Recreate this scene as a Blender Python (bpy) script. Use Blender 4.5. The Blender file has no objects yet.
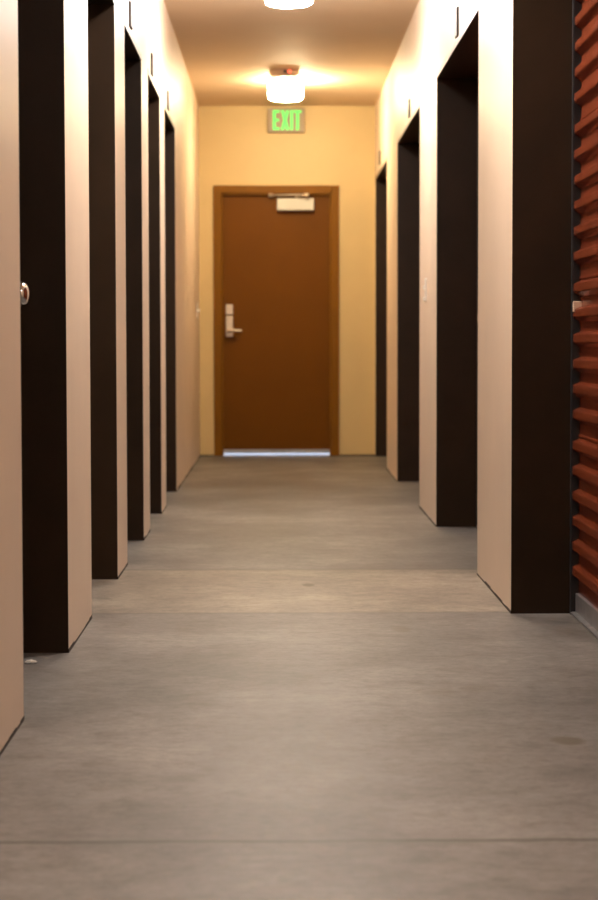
import bpy, bmesh, math, random
from mathutils import Vector, Matrix
random.seed(4)
sc = bpy.context.scene
C = sc.collection

# ------------------------------------------------------------------ dimensions (metres)
WL, WR = -0.626, 0.797          # corridor wall faces
YB, YR = 15.24, -5.2            # end wall, rear wall
H = 2.83                        # ceiling
HEAD = 2.235                    # top of the bays
DL, DR = 0.150, 0.234           # depth of the bays left / right
LEFT = [(4.59, 5.585), (6.29, 7.32), (7.80, 8.76), (9.20, 10.12), (10.55, 11.62)]
RIGHT = [(4.30, 6.36), (7.44, 9.37), (10.48, 12.42), (13.60, 15.17)]
LAMPX = 0.066

# ------------------------------------------------------------------ materials
def new_mat(name):
    m = bpy.data.materials.new(name); m.use_nodes = True
    nt = m.node_tree; nt.nodes.clear()
    out = nt.nodes.new('ShaderNodeOutputMaterial')
    b = nt.nodes.new('ShaderNodeBsdfPrincipled')
    nt.links.new(b.outputs[0], out.inputs[0])
    return m, nt, b

def srgb(r, g, b):
    f = lambda c: (c/255/12.92) if c/255 <= 0.04045 else ((c/255+0.055)/1.055)**2.4
    return (f(r), f(g), f(b), 1)

def noise(nt, scale, detail=4, rough=0.55, stretch=None):
    tc = nt.nodes.new('ShaderNodeTexCoord')
    mp = nt.nodes.new('ShaderNodeMapping')
    if stretch: mp.inputs['Scale'].default_value = stretch
    n = nt.nodes.new('ShaderNodeTexNoise')
    n.inputs['Scale'].default_value = scale
    n.inputs['Detail'].default_value = detail
    n.inputs['Roughness'].default_value = rough
    nt.links.new(tc.outputs['Object'], mp.inputs[0]); nt.links.new(mp.outputs[0], n.inputs['Vector'])
    return n.outputs['Fac']

def ramp(nt, fac, stops):
    r = nt.nodes.new('ShaderNodeValToRGB')
    e = r.color_ramp.elements
    while len(e) < len(stops): e.new(0.5)
    for i, (p, c) in enumerate(stops):
        e[i].position = p; e[i].color = c if len(c) == 4 else (*c, 1)
    nt.links.new(fac, r.inputs[0])
    return r.outputs[0]

def simple(name, col, rough=0.5, metal=0.0, var=0.08, nscale=6, bump=0.0, bscale=200, spec=0.5):
    m, nt, b = new_mat(name)
    lo = tuple(c*(1-var) for c in col[:3]); hi = tuple(min(1, c*(1+var)) for c in col[:3])
    nt.links.new(ramp(nt, noise(nt, nscale), [(0.3, lo), (0.7, hi)]), b.inputs['Base Color'])
    b.inputs['Roughness'].default_value = rough; b.inputs['Metallic'].default_value = metal
    b.inputs['Specular IOR Level'].default_value = spec
    if bump:
        bp = nt.nodes.new('ShaderNodeBump'); bp.inputs['Strength'].default_value = bump
        bp.inputs['Distance'].default_value = 0.002
        nt.links.new(noise(nt, bscale, 2), bp.inputs['Height']); nt.links.new(bp.outputs[0], b.inputs['Normal'])
    return m

def emis(name, col, strength):
    m, nt, b = new_mat(name)
    b.inputs['Base Color'].default_value = (*col[:3], 1)
    b.inputs['Emission Color'].default_value = (*col[:3], 1)
    b.inputs['Emission Strength'].default_value = strength
    return m

M = {}
M['wall'] = simple('beige_wall_paint', (0.76, 0.61, 0.475), 0.45, var=0.03, nscale=3, bump=0.25, bscale=130)
M['wall_end'] = simple('yellow_wall_paint', (0.64, 0.475, 0.225), 0.5, var=0.03, nscale=3, bump=0.2, bscale=130)
M['ceiling'] = simple('ceiling_paint', (0.72, 0.56, 0.39), 0.7, var=0.03, nscale=2, bump=0.2, bscale=120)
M['frame'] = simple('brown_frame_paint', (0.19, 0.077, 0.004), 0.45, var=0.05, spec=0.12)
M['door'] = simple('brown_door_paint', (0.135, 0.047, 0.0012), 0.45, var=0.06, nscale=2.5, spec=0.10)
M['bay_door'] = simple('dark_brown_door_paint', (0.05, 0.03, 0.018), 0.5)
M['chrome'] = simple('satin_chrome', (0.75, 0.73, 0.72), 0.16, 1.0, var=0.03)
M['steel'] = simple('brushed_steel', (0.62, 0.52, 0.42), 0.42, 0.55, var=0.08, nscale=40)
M['gal'] = simple('galvanised_steel', (0.42, 0.41, 0.41), 0.42, 0.75, var=0.15, nscale=25)
M['white'] = simple('white_plastic', (0.80, 0.74, 0.66), 0.4, var=0.02)
M['closer'] = simple('silver_closer_enamel', (0.60, 0.58, 0.52), 0.4, 0.0, var=0.03)
M['sign'] = simple('sign_plastic', (0.42, 0.34, 0.26), 0.5, var=0.02, spec=0.2)
M['tan'] = simple('tan_plastic', (0.62, 0.45, 0.33), 0.5, var=0.03)
M['black'] = simple('black_rubber', (0.012, 0.012, 0.014), 0.5)
M['gap'] = simple('dark_base_sealant', (0.05, 0.035, 0.025), 0.8, var=0.4, nscale=30)
M['bead'] = simple('metal_corner_bead', (0.42, 0.33, 0.27), 0.45, 0.2, var=0.08, nscale=10)
M['plate'] = simple('dark_plate', (0.06, 0.04, 0.03), 0.5)
M['pave'] = simple('outdoor_concrete', (0.55, 0.55, 0.55), 0.8, var=0.1)
M['lamp'] = emis('white_lamp_glass', (1.0, 0.93, 0.87), 105)
M['lamp_end'] = emis('warm_lamp_glass', (1.0, 0.82, 0.50), 185)
M['lamp_dim'] = emis('warm_lamp_glass_dim_side', (1.0, 0.82, 0.50), 60)
M['lamp_soft'] = emis('white_lamp_glass_soft', (1.0, 0.93, 0.87), 48)
M['lamp_bottom'] = emis('white_lamp_glass_bottom', (1.0, 0.93, 0.87), 260)
M['lamp_soft_bottom'] = emis('white_lamp_glass_soft_bottom', (1.0, 0.93, 0.87), 125)
M['green'] = emis('green_exit_light', (0.10, 0.80, 0.16), 0.6)
M['red_led'] = emis('red_indicator_light', (1.0, 0.10, 0.05), 4.0)
M['rollup'] = simple('red_door_enamel', (0.175, 0.036, 0.013), 0.27, 0.0, var=0.06)

# dark painted jamb with a few scuffs
m, nt, b = new_mat('dark_brown_jamb_paint')
base = ramp(nt, noise(nt, 5), [(0.3, (0.022, 0.0115, 0.0050)), (0.7, (0.029, 0.0155, 0.0075))])
sc1 = noise(nt, 7, 6, 0.75, (0.6, 1, 3.5))
mask = ramp(nt, sc1, [(0.74, (0, 0, 0)), (0.78, (0.25, 0.25, 0.25))])
mx = nt.nodes.new('ShaderNodeMixRGB'); mx.inputs[2].default_value = (0.12, 0.09, 0.07, 1)
nt.links.new(mask, mx.inputs[0]); nt.links.new(base, mx.inputs[1]); nt.links.new(mx.outputs[0], b.inputs['Base Color'])
b.inputs['Roughness'].default_value = 0.42; b.inputs['Specular IOR Level'].default_value = 0.16
M['jamb'] = m

# polished concrete floor
m, nt, b = new_mat('polished_concrete')
N = nt.nodes; L = nt.links
def math_(op, a, c=None, d=None, clamp=False):
    n = N.new('ShaderNodeMath'); n.operation = op; n.use_clamp = clamp
    for i, v in enumerate((a, c, d)):
        if v is None: continue
        if isinstance(v, (int, float)): n.inputs[i].default_value = v
        else: L.new(v, n.inputs[i])
    return n.outputs[0]
geo = N.new('ShaderNodeNewGeometry'); sep = N.new('ShaderNodeSeparateXYZ'); L.new(geo.outputs['Position'], sep.inputs[0])
X, Y = sep.outputs[0], sep.outputs[1]
n1 = noise(nt, 1.6, 8, 0.62, (1, 1.0, 1)); n2 = noise(nt, 9, 12, 0.78, (1, 1.5, 1)); n3 = noise(nt, 30, 10, 0.85, (1, 1.3, 1))
c1 = ramp(nt, n1, [(0.36, (0.132, 0.119, 0.109)), (0.5, (0.172, 0.157, 0.145)), (0.64, (0.228, 0.211, 0.197))])
c2 = ramp(nt, n2, [(0.38, (0.72, 0.69, 0.65)), (0.5, (1, 1, 1)), (0.62, (1.18, 1.17, 1.16))])
c3 = ramp(nt, n3, [(0.36, (0.70, 0.69, 0.67)), (0.5, (0.99, 0.99, 0.99)), (0.64, (1.22, 1.21, 1.20))])
def mul(a, c, f=1.0, mode='MULTIPLY'):
    n = N.new('ShaderNodeMixRGB'); n.blend_type = mode
    if isinstance(f, (int, float)): n.inputs[0].default_value = f
    else: L.new(f, n.inputs[0])
    if isinstance(a, tuple): n.inputs[1].default_value = a
    else: L.new(a, n.inputs[1])
    if isinstance(c, tuple): n.inputs[2].default_value = c
    else: L.new(c, n.inputs[2])
    return n.outputs[0]
col = mul(mul(c1, c2), c3)
# a separate, paler and sandier slab between two joints
band = math_('MULTIPLY', math_('GREATER_THAN', Y, 6.40), math_('LESS_THAN', Y, 7.62))
col = mul(col, (1.42, 1.33, 1.17, 1), band)
wob = math_('MULTIPLY', math_('SUBTRACT', noise(nt, 5, 5, 0.7), 0.5), 0.02)
def joint(y0, w, dark, c):
    d = math_('ABSOLUTE', math_('SUBTRACT', math_('ADD', Y, wob), y0))
    f = math_('SUBTRACT', 1.0, math_('DIVIDE', d, w), clamp=True)
    f = math_('MULTIPLY', math_('MULTIPLY', f, 2.0, clamp=True), dark)
    return mul(c, (0.06, 0.05, 0.04, 1), f, 'MIX')
col = joint(3.455, 0.010, 1.0, col)
col = joint(6.40, 0.03, 0.25, col)
col = joint(7.62, 0.04, 0.35, col)
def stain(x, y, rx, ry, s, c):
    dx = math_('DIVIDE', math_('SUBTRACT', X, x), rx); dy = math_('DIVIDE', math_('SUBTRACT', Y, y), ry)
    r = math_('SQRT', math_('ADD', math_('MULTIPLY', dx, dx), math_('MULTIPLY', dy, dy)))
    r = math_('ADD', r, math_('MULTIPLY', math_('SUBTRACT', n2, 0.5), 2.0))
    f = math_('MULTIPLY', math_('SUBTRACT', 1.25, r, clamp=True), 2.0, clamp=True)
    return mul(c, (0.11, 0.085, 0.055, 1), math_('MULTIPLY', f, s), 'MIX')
for s_ in [(0.674, 4.32, 0.036, 0.045, 0.85), (0.118, 7.13, 0.022, 0.05, 1.0), (0.40, 6.02, 0.03, 0.06, 0.4),
           (0.42, 4.95, 0.05, 0.06, 0.25), (0.53, 4.98, 0.05, 0.05, 0.22), (-0.40, 12.2, 0.03, 0.10, 0.7),
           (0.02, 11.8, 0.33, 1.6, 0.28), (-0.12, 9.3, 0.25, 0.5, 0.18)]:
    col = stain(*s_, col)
L.new(col, b.inputs['Base Color'])
L.new(ramp(nt, n2, [(0.38, (0.46,)*3), (0.62, (0.52,)*3)]), b.inputs['Roughness'])
b.inputs['Specular IOR Level'].default_value = 0.35
bp = N.new('ShaderNodeBump'); bp.inputs['Strength'].default_value = 0.25; bp.inputs['Distance'].default_value = 0.0003
L.new(noise(nt, 160, 2, 0.5), bp.inputs['Height']); L.new(bp.outputs[0], b.inputs['Normal'])
M['floor'] = m

# ------------------------------------------------------------------ mesh helpers
def box(bm, x0, x1, y0, y1, z0, z1, mi=0):
    v = [bm.verts.new((x, y, z)) for z in (z0, z1) for y in (y0, y1) for x in (x0, x1)]
    fs = []
    for q in ((0, 2, 3, 1), (4, 5, 7, 6), (0, 1, 5, 4), (2, 6, 7, 3), (0, 4, 6, 2), (1, 3, 7, 5)):
        f = bm.faces.new([v[i] for i in q]); f.material_index = mi; fs.append(f)
    return fs

def cyl(bm, c, axis, r0, r1, h, n=32, mi=0, caps=True):
    """frustum from c along axis"""
    a = Vector(axis).normalized(); q = a.to_track_quat('Z', 'Y'); c = Vector(c)
    A = [bm.verts.new(c + q @ Vector((r0*math.cos(t), r0*math.sin(t), 0))) for t in [2*math.pi*i/n for i in range(n)]]
    B = [bm.verts.new(c + q @ Vector((r1*math.cos(t), r1*math.sin(t), h))) for t in [2*math.pi*i/n for i in range(n)]]
    for i in range(n):
        f = bm.faces.new((A[i], A[(i+1) % n], B[(i+1) % n], B[i])); f.smooth = True; f.material_index = mi
    if caps:
        bm.faces.new(A[::-1]).material_index = mi; bm.faces.new(B).material_index = mi

def lathe(bm, c, axis, prof, n=32):
    """prof: list of (radius, height along axis)"""
    a = Vector(axis).normalized(); q = a.to_track_quat('Z', 'Y'); c = Vector(c)
    rings = []
    for r, h in prof:
        rings.append([bm.verts.new(c + q @ Vector((r*math.cos(2*math.pi*i/n), r*math.sin(2*math.pi*i/n), h))) for i in range(n)])
    for A, B in zip(rings, rings[1:]):
        for i in range(n):
            f = bm.faces.new((A[i], A[(i+1) % n], B[(i+1) % n], B[i])); f.smooth = True
    bm.faces.new(rings[0][::-1]); bm.faces.new(rings[-1])

def rod(bm, p, q, r, n=16):
    p = Vector(p); q = Vector(q); cyl(bm, p, q-p, r, r, (q-p).length, n)

def obj(name, bm, mats, parent=None, bevel=0.0, loc=None, seg=2):
    bmesh.ops.recalc_face_normals(bm, faces=bm.faces)
    me = bpy.data.meshes.new(name); bm.to_mesh(me); bm.free()
    for k in (mats if isinstance(mats, (list, tuple)) else [mats]): me.materials.append(M[k])
    o = bpy.data.objects.new(name, me); C.objects.link(o)
    if parent: o.parent = parent
    if loc: o.location = loc
    if bevel:
        bv = o.modifiers.new('bevel', 'BEVEL'); bv.width = bevel; bv.segments = seg; bv.limit_method = 'ANGLE'
    return o

def empty(name, loc=(0, 0, 0)):
    o = bpy.data.objects.new(name, None); C.objects.link(o); o.location = loc; o.empty_display_size = 0.1
    return o
def struct(o): o['kind'] = 'structure'; return o
def thing(name, label, cat, loc, group=None):
    o = empty(name, loc); o['label'] = label; o['category'] = cat
    if group: o['group'] = group
    return o

# ------------------------------------------------------------------ shell
bm = bmesh.new(); box(bm, -1.2, 1.4, YR-0.2, YB+0.22, -0.15, 0); struct(obj('floor', bm, 'floor'))
bm = bmesh.new(); box(bm, -1.2, 1.4, YR-0.2, YB+0.22, H, H+0.15); struct(obj('ceiling', bm, 'ceiling'))

def side_wall(name, x_in, x_out, openings):
    """panels between the bays and the lintels above; faces inside a bay carry the dark paint"""
    bm = bmesh.new()
    x0, x1 = min(x_in, x_out), max(x_in, x_out)
    ys = [YR] + [v for o in openings for v in o] + [YB]
    for i in range(0, len(ys), 2):
        a, c = ys[i], ys[i+1]
        fs = box(bm, x0, x1, a, c, 0, H)
        if i > 0: fs[2].material_index = 1       # faces -y : far jamb of the bay before
        if i+2 < len(ys): fs[3].material_index = 1
    for a, c in openings:
        fs = box(bm, x0, x1, a, c, HEAD, H); fs[0].material_index = 1
    return struct(obj(name, bm, ['wall', 'jamb']))
side_wall('wall_left', WL, -1.1, LEFT)
side_wall('wall_right', WR, 1.35, RIGHT)

# end wall with the opening of the exit door
DX0, DX1, DTOP = -0.512, 0.504, 2.19
bm = bmesh.new()
box(bm, -1.2, DX0+0.02, YB, YB+0.2, 0, H); box(bm, DX1-0.02, 1.4, YB, YB+0.2, 0, H); box(bm, DX0+0.02, DX1-0.02, YB, YB+0.2, DTOP-0.02, H)
struct(obj('wall_end', bm, 'wall_end'))
bm = bmesh.new(); box(bm, -1.2, 1.4, YR-0.2, YR, 0, H); struct(obj('wall_rear', bm, 'wall'))
bm = bmesh.new(); box(bm, -6, 6, YB+0.22, YB+9, -0.15, -0.005); struct(obj('floor_outside', bm, 'pave'))

# ragged dark sealant line where the walls meet the floor
def base_line(name, x, sgn, openings):
    bm = bmesh.new()
    ys = [YR+0.01] + [v for o in openings for v in o] + [YB]
    for i in range(0, len(ys), 2):
        a, c = ys[i]+0.0, ys[i+1]; t = a
        while t < c-1e-4:
            e = min(c, t+random.uniform(0.05, 0.22)); h = random.choice((0.006, 0.008, 0.010, 0.012))
            box(bm, min(x, x+sgn*0.0015), max(x, x+sgn*0.0015), t, e, 0, h); t = e
    return struct(obj(name, bm, 'gap'))
base_line('baseboard_left', WL, 1, LEFT)
base_line('baseboard_right', WR, -1, RIGHT)
bm = bmesh.new(); box(bm, WL, DX0, YB-0.002, YB, 0, 0.010); box(bm, DX1, WR, YB-0.002, YB, 0, 0.010); struct(obj('baseboard_end', bm, 'gap'))

# metal bead along the head of each bay
k = 1
for ops, x, s in ((LEFT, WL, 1), (RIGHT, WR, -1)):
    for a, c in ops:
        bm = bmesh.new()
        box(bm, min(x, x+s*0.002), max(x, x+s*0.002), a-0.012, c+0.012, HEAD-0.002, HEAD+0.026)
        struct(obj('trim_%d' % k, bm, 'bead')); k += 1

# ------------------------------------------------------------------ exit door
d1 = struct(empty('door_1', (0, YB, 0)))
fw = 0.062
bm = bmesh.new()
box(bm, DX0, DX0+fw, -0.020, 0.11, 0, DTOP); box(bm, DX1-fw, DX1, -0.020, 0.11, 0, DTOP)
box(bm, DX0+fw, DX1-fw, -0.020, 0.11, DTOP-fw, DTOP)
obj('door_frame', bm, 'frame', d1, bevel=0.004)
bm = bmesh.new()
for x0, x1 in ((DX0+fw, DX0+fw+0.014), (DX1-fw-0.014, DX1-fw)): box(bm, x0, x1, -0.004, 0.03, 0, DTOP-fw)
box(bm, DX0+fw+0.014, DX1-fw-0.014, -0.004, 0.03, DTOP-fw-0.014, DTOP-fw)
fs = obj('frame_stop', bm, 'frame', d1, bevel=0.003)
bm = bmesh.new(); box(bm, DX0+fw+0.003, DX1-fw-0.003, 0.035, 0.08, 0.034, DTOP-fw-0.003)
leaf = obj('door_leaf', bm, 'door', d1, bevel=0.003)
bm = bmesh.new(); box(bm, DX0+fw+0.01, DX1-fw-0.01, 0.030, 0.035, 0.022, 0.052)
obj('door_sweep', bm, 'gal', d1)
bm = bmesh.new(); box(bm, DX0+fw, DX1-fw, 0.02, 0.13, 0.0, 0.006)
obj('threshold', bm, 'gal', d1, bevel=0.002)
# closer
cx = 0.152
bm = bmesh.new(); box(bm, cx-0.150, cx+0.150, -0.032, 0.035, 1.988, 2.086)
clo = obj('door_closer', bm, 'closer', d1, bevel=0.010, seg=3)
bm = bmesh.new()
cyl(bm, (cx+0.010, 0.0, 2.086), (0, 0, 1), 0.013, 0.013, 0.022)
rod(bm, (cx+0.010, 0.0, 2.100), (cx+0.088, -0.075, 2.108), 0.009)
rod(bm, (cx+0.088, -0.075, 2.112), (cx-0.195, 0.0, 2.112), 0.007)
cyl(bm, (cx+0.088, -0.075, 2.092), (0, 0, 1), 0.020, 0.020, 0.032)
obj('closer_arm', bm, 'steel', clo)
bm = bmesh.new(); cyl(bm, (cx-0.200, -0.002, 2.098), (0, 0, 1), 0.017, 0.017, 0.028)
box(bm, cx-0.218, cx-0.182, -0.003, 0.004, 2.098, 2.128)
obj('closer_foot', bm, 'steel', clo)
# lock
lx = -0.386
bm = bmesh.new(); box(bm, lx-0.030, lx+0.030, 0.016, 0.035, 1.148, 1.232)
lp = obj('lock_cover', bm, 'steel', d1, bevel=0.005)
bm = bmesh.new(); box(bm, lx-0.030, lx+0.030, 0.012, 0.035, 0.968, 1.138)
es = obj('lock_plate', bm, 'steel', d1, bevel=0.006)
bm = bmesh.new(); cyl(bm, (lx, 0.012, 1.022), (0, -1, 0), 0.020, 0.016, 0.045)
rod(bm, (lx-0.008, -0.028, 1.022), (lx+0.100, -0.030, 1.018), 0.012)
obj('lever_handle', bm, 'steel', es, bevel=0.003)
bm = bmesh.new(); cyl(bm, (lx, 0.012, 1.085), (0, -1, 0), 0.010, 0.009, 0.004)
obj('key_cylinder', bm, 'steel', es)
# hinges
for z in (0.28, 1.08, 1.90):
    bm = bmesh.new(); cyl(bm, (DX1-fw-0.010, 0.024, z-0.05), (0, 0, 1), 0.006, 0.006, 0.10, 12)
    obj('hinge', bm, 'frame', d1)

# ------------------------------------------------------------------ swing doors in the left bays
n = 2
for i, (a, c) in enumerate(LEFT):
    d = struct(empty('door_%d' % n, (WL-DL, a, 0))); n += 1
    w = c-a
    bm = bmesh.new(); box(bm, -0.045, 0, 0.038, w-0.038, 0.012, HEAD-0.038)
    obj('door_leaf', bm, 'bay_door', d, bevel=0.002)
    bm = bmesh.new()
    box(bm, -0.07, 0.012, 0.0, 0.035, 0, HEAD); box(bm, -0.07, 0.012, w-0.035, w, 0, HEAD); box(bm, -0.07, 0.012, 0.035, w-0.035, HEAD-0.035, HEAD)
    obj('door_frame', bm, 'jamb', d, bevel=0.002)
    bm = bmesh.new()
    lathe(bm, (0, w-0.185, 1.068), (1, 0, 0), [(0.033, 0), (0.033, 0.006), (0.026, 0.010), (0.012, 0.012), (0.011, 0.024),
          (0.022, 0.028), (0.032, 0.034), (0.037, 0.042), (0.036, 0.050), (0.031, 0.058), (0.024, 0.063), (0.013, 0.067), (0.004, 0.068)])
    obj('door_knob', bm, 'chrome', d)

# ------------------------------------------------------------------ roll-up doors in the right bays
def rollup_profile(z0, z1):
    """(depth towards the corridor, z), bottom to top"""
    pts = [(0.0, z0)]; P, S = 0.0855, 0.020
    period = 6*P+S
    ribs = []
    for kk in range(-3, 6):
        for r in range(6):
            ribs.append((0.592 + kk*period - r*P, r == 0))
    for zt, seam in sorted(ribs):
        if zt-0.06 < z0 or zt+0.03 > z1: continue
        pts += [(0.0, zt-0.045), (0.021, zt-0.031), (0.024, zt-0.027), (0.024, zt-0.004), (0.020, zt), (0.0, zt+0.008)]
        if seam: pts += [(0.0, zt+0.012), (0.005, zt+0.015), (0.005, zt+0.019), (0.0, zt+0.022)]
    pts.append((0.0, z1))
    return pts
for i, (a, c) in enumerate(RIGHT):
    d = struct(empty('door_%d' % n, (WR+DR, a, 0))); n += 1
    w = c-a
    bm = bmesh.new()
    pr = rollup_profile(0.070, HEAD+0.0)
    prev = None
    y0, y1 = 0.008, w-0.008
    front = [(bm.verts.new((-0.004-p, y0, z)), bm.verts.new((-0.004-p, y1, z))) for p, z in pr]
    back = [(bm.verts.new((0.002-p, y0, z)), bm.verts.new((0.002-p, y1, z))) for p, z in pr]
    for q in range(len(pr)-1):
        bm.faces.new((front[q][0], front[q+1][0], front[q+1][1], front[q][1]))
        bm.faces.new((back[q][0], back[q][1], back[q+1][1], back[q+1][0]))
        for s in (0, 1): bm.faces.new((front[q][s], back[q][s], back[q+1][s], front[q+1][s]))
    bm.faces.new((front[0][0], front[0][1], back[0][1], back[0][0])); bm.faces.new((front[-1][0], back[-1][0], back[-1][1], front[-1][1]))
    obj('curtain', bm, 'rollup', d)
    bm = bmesh.new(); box(bm, -0.016, 0.006, 0.014, w-0.014, 0.006, 0.072); box(bm, -0.034, 0.006, 0.014, w-0.014, 0.002, 0.009)
    obj('bottom_bar', bm, 'gal', d, bevel=0.002)
    for s in (0, 1):
        bm = bmesh.new()
        ya, yb = (0.0, 0.007) if s == 0 else (w-0.007, w)
        box(bm, -0.034, 0.012, ya, yb, 0.0, HEAD)
        yc = (0.007, 0.022) if s == 0 else (w-0.022, w-0.007)
        box(bm, -0.034, -0.0285, yc[0], yc[1], 0.0, HEAD)
        tr = obj('side_track', bm, 'black', d)
    bm = bmesh.new(); box(bm, -0.032, -0.001, w-0.040, w-0.024, 1.028, 1.064)
    obj('slide_latch', bm, 'tan', d, bevel=0.003)
    # backing so nothing beyond shows
    bm = bmesh.new(); box(bm, 0.03, 0.05, 0, w, 0, HEAD)
    obj('backing_panel', bm, 'bay_door', d)

# ------------------------------------------------------------------ ceiling lamps
lamps = [
 (13.72, 'round ceiling lamp with warm glare behind the smoke alarm, nearest the exit door'),
 (9.86, 'round white ceiling lamp cut off by the top edge of the photo'),
 (6.15, 'round white ceiling lamp overhead, first one nearer than the lamp at the photo top edge'),
 (2.35, 'round white ceiling lamp overhead near the front of the corridor'),
 (-1.45, 'round white ceiling lamp behind the viewpoint')]
for i, (y, lab) in enumerate(lamps):
    t = thing('ceiling_lamp', lab, 'lamp', (LAMPX, y, H), 'round ceiling lamps along the corridor')
    r = 0.128
    bm = bmesh.new(); lathe(bm, (0, 0, 0), (0, 0, -1), [(r*0.94, 0), (r*0.94, 0.02), (r*0.90, 0.028)], 48)
    obj('lamp_base', bm, 'white', t)
    bm = bmesh.new(); lathe(bm, (0, 0, 0), (0, 0, -1), [(r*0.95, 0.022), (r, 0.034), (r*0.99, 0.115), (r*0.95, 0.137), (r*0.84, 0.145), (r*0.5, 0.148), (0.01, 0.149)], 48)
    o = obj('lamp_glass', bm, ['lamp_end', 'lamp_dim'] if i == 0 else (['lamp_soft', 'lamp_soft_bottom'] if i >= 3 else ['lamp', 'lamp_bottom']), t)
    if i == 0:
        for f in o.data.polygons:
            if f.center.x < -0.035: f.material_index = 1
    else:
        for f in o.data.polygons:
            if f.center.z < -0.139: f.material_index = 1      # underside glow raised to even out the light down the walls

# ------------------------------------------------------------------ smoke alarm
t = thing('smoke_alarm', 'round tan smoke alarm with a red light on the ceiling before the far lamp', 'smoke alarm', (0.056, 13.26, H))
bm = bmesh.new(); lathe(bm, (0, 0, 0), (0, 0, -1), [(0.105, 0), (0.105, 0.022), (0.100, 0.034), (0.085, 0.044), (0.04, 0.047), (0.01, 0.047)], 40)
obj('alarm_body', bm, 'tan', t)
bm = bmesh.new(); cyl(bm, (0.035, -0.092, -0.020), (0.2, -1, 0), 0.011, 0.008, 0.014, 16)
obj('red_light', bm, 'red_led', t)
bm = bmesh.new(); cyl(bm, (0.006, -0.095, -0.020), (0, -1, 0), 0.011, 0.011, 0.012, 16)
obj('sensor_hole', bm, 'black', t)

# ------------------------------------------------------------------ exit sign
t = thing('exit_sign', 'illuminated EXIT sign with green letters above the brown door', 'exit sign', (0.078, YB, 2.612))
bm = bmesh.new(); box(bm, -0.150, 0.150, -0.045, 0, 0, 0.196)
obj('sign_housing', bm, 'sign', t, bevel=0.012, seg=3)
bm = bmesh.new(); y0, y1 = -0.049, -0.0445
zb, zt = 0.020, 0.178; hh = zt-zb; st = 0.020
def poly(pts):
    A = [bm.verts.new((x, y0, z)) for x, z in pts]; B = [bm.verts.new((x, y1, z)) for x, z in pts]
    bm.faces.new(A); bm.faces.new(B[::-1])
    for q in range(len(A)): bm.faces.new((A[q], B[q], B[(q+1) % len(A)], A[(q+1) % len(A)]))
ex = -0.108
poly([(ex, zb), (ex+0.056, zb), (ex+0.056, zb+st), (ex+0.024, zb+st), (ex+0.024, zb+hh/2-st/2), (ex+0.050, zb+hh/2-st/2),
      (ex+0.050, zb+hh/2+st/2), (ex+0.024, zb+hh/2+st/2), (ex+0.024, zt-st), (ex+0.056, zt-st), (ex+0.056, zt), (ex, zt)])
xx = -0.042; w = 0.066; mid = zb+hh/2; s = 0.025
poly([(xx, zb), (xx+s, zb), (xx+w/2, mid-0.032), (xx+w-s, zb), (xx+w, zb), (xx+w/2+0.014, mid), (xx+w, zt), (xx+w-s, zt),
      (xx+w/2, mid+0.032), (xx+s, zt), (xx, zt), (xx+w/2-0.014, mid)])
poly([(0.033, zb), (0.055, zb), (0.055, zt), (0.033, zt)])
poly([(0.080, zb), (0.103, zb), (0.103, zt-st), (0.123, zt-st), (0.123, zt), (0.061, zt), (0.061, zt-st), (0.080, zt-st)])
obj('lettering', bm, 'green', t)

# ------------------------------------------------------------------ number plates above the bays
def plate(y, x, s, z, lab, h=0.105, w=0.10):
    t = thing('number_plate', lab, 'number plate', (x, y, z), 'small number plates over the bays')
    bm = bmesh.new(); box(bm, min(0, s*0.009), max(0, s*0.009), -w/2, w/2, -h/2, h/2)
    obj('plate_back', bm, 'plate', t, bevel=0.002)
    bm = bmesh.new(); a, c = sorted((s*0.0085, s*0.0100)); box(bm, a, c, -w*0.2, w*0.2, h*0.02, h*0.34)
    obj('plate_face', bm, 'bead', t)
plate(8.10, WL, 1, 2.325, 'small dark number plate on left wall, nearest one visible there')
plate(9.47, WL, 1, 2.315, 'small dark number plate on left wall, middle one visible there')
plate(10.85, WL, 1, 2.312, 'small dark number plate on left wall, farthest from the viewer')
plate(8.30, WR, -1, 2.328, 'small dark number plate on right wall, nearest and largest there', 0.125, 0.09)
plate(11.28, WR, -1, 2.322, 'small dark number plate on right wall over the middle dark bay')
plate(14.50, WR, -1, 2.340, 'small number plate on right wall over the bay beside the end wall')

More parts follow.
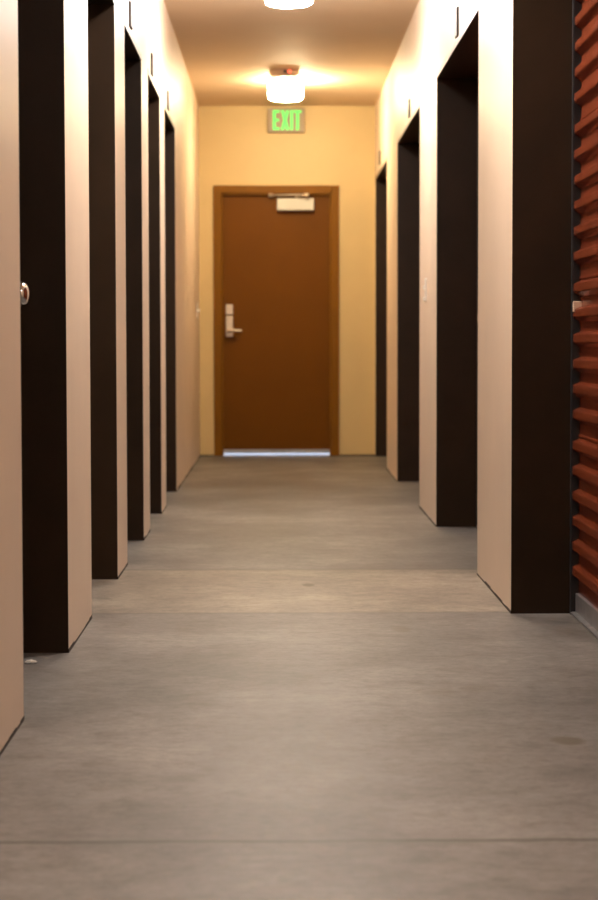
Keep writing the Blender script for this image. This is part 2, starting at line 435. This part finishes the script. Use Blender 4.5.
# ------------------------------------------------------------------ switches
t = thing('light_switch', 'white switch plate on the right wall between two dark bays', 'switch', (WR, 10.02, 1.205))
bm = bmesh.new(); box(bm, -0.007, 0, -0.045, 0.045, -0.062, 0.062); obj('cover_plate', bm, 'white', t, bevel=0.003)
for z in (0.012, -0.047):
    bm = bmesh.new(); box(bm, -0.018, -0.006, -0.012, 0.012, z-0.012, z+0.008); obj('toggle', bm, 'white', t, bevel=0.002)
t = thing('light_switch', 'small pale switch plate on the left wall near the end corner', 'switch', (WL, 14.68, 1.17))
bm = bmesh.new(); box(bm, 0, 0.008, -0.04, 0.04, -0.06, 0.06); obj('cover_plate', bm, 'white', t, bevel=0.003)
bm = bmesh.new(); box(bm, 0.007, 0.026, -0.010, 0.010, -0.006, 0.014); obj('toggle', bm, 'white', t, bevel=0.002)

# crumpled white scrap on the floor of the nearest left bay
bm = bmesh.new(); bmesh.ops.create_icosphere(bm, subdivisions=3, radius=1)
for v in bm.verts:
    f = 1+0.35*math.sin(v.co.x*7+v.co.y*3)*math.cos(v.co.z*6+v.co.y*5)
    v.co = Vector((v.co.x*0.016*f, v.co.y*0.014*f, (v.co.z*f+0.8)*0.005))
mz = min(v.co.z for v in bm.verts)
for v in bm.verts: v.co.z -= mz
o = obj('paper_scrap', bm, 'white', None, loc=(-0.715, 5.40, 0))
o['label'] = 'tiny crumpled white scrap on the floor at the foot of the nearest left jamb'; o['category'] = 'litter'

# ------------------------------------------------------------------ daylight outside
w = bpy.data.worlds.new('daylight'); sc.world = w; w.use_nodes = True
bg = w.node_tree.nodes['Background']; bg.inputs[0].default_value = (0.62, 0.74, 1.0, 1); bg.inputs[1].default_value = 2.6

# ------------------------------------------------------------------ camera
F = 1875.0; PX, PY = 277.0, 341.5     # vanishing point of the corridor in the 598x900 frame
pitch = math.radians(2.6)
cam = bpy.data.cameras.new('camera'); cam.sensor_fit = 'VERTICAL'; cam.sensor_height = 36; cam.lens = 36*F/900
yaw = -math.atan((299-PX)/F)
co = bpy.data.objects.new('camera', cam); C.objects.link(co)
co.location = (0, 0, 0.93)
co.rotation_euler = (math.pi/2-pitch, math.radians(0.10), yaw)
cam.shift_y = -((450-PY) - F*math.tan(pitch))/900
cam.clip_start = 0.05
cam.dof.use_dof = True; cam.dof.focus_distance = 6.0; cam.dof.aperture_fstop = 4.5
sc.camera = co
sc.view_settings.view_transform = 'Standard'; sc.view_settings.look = 'None'
sc.view_settings.exposure = 0.0; sc.view_settings.gamma = 1.0
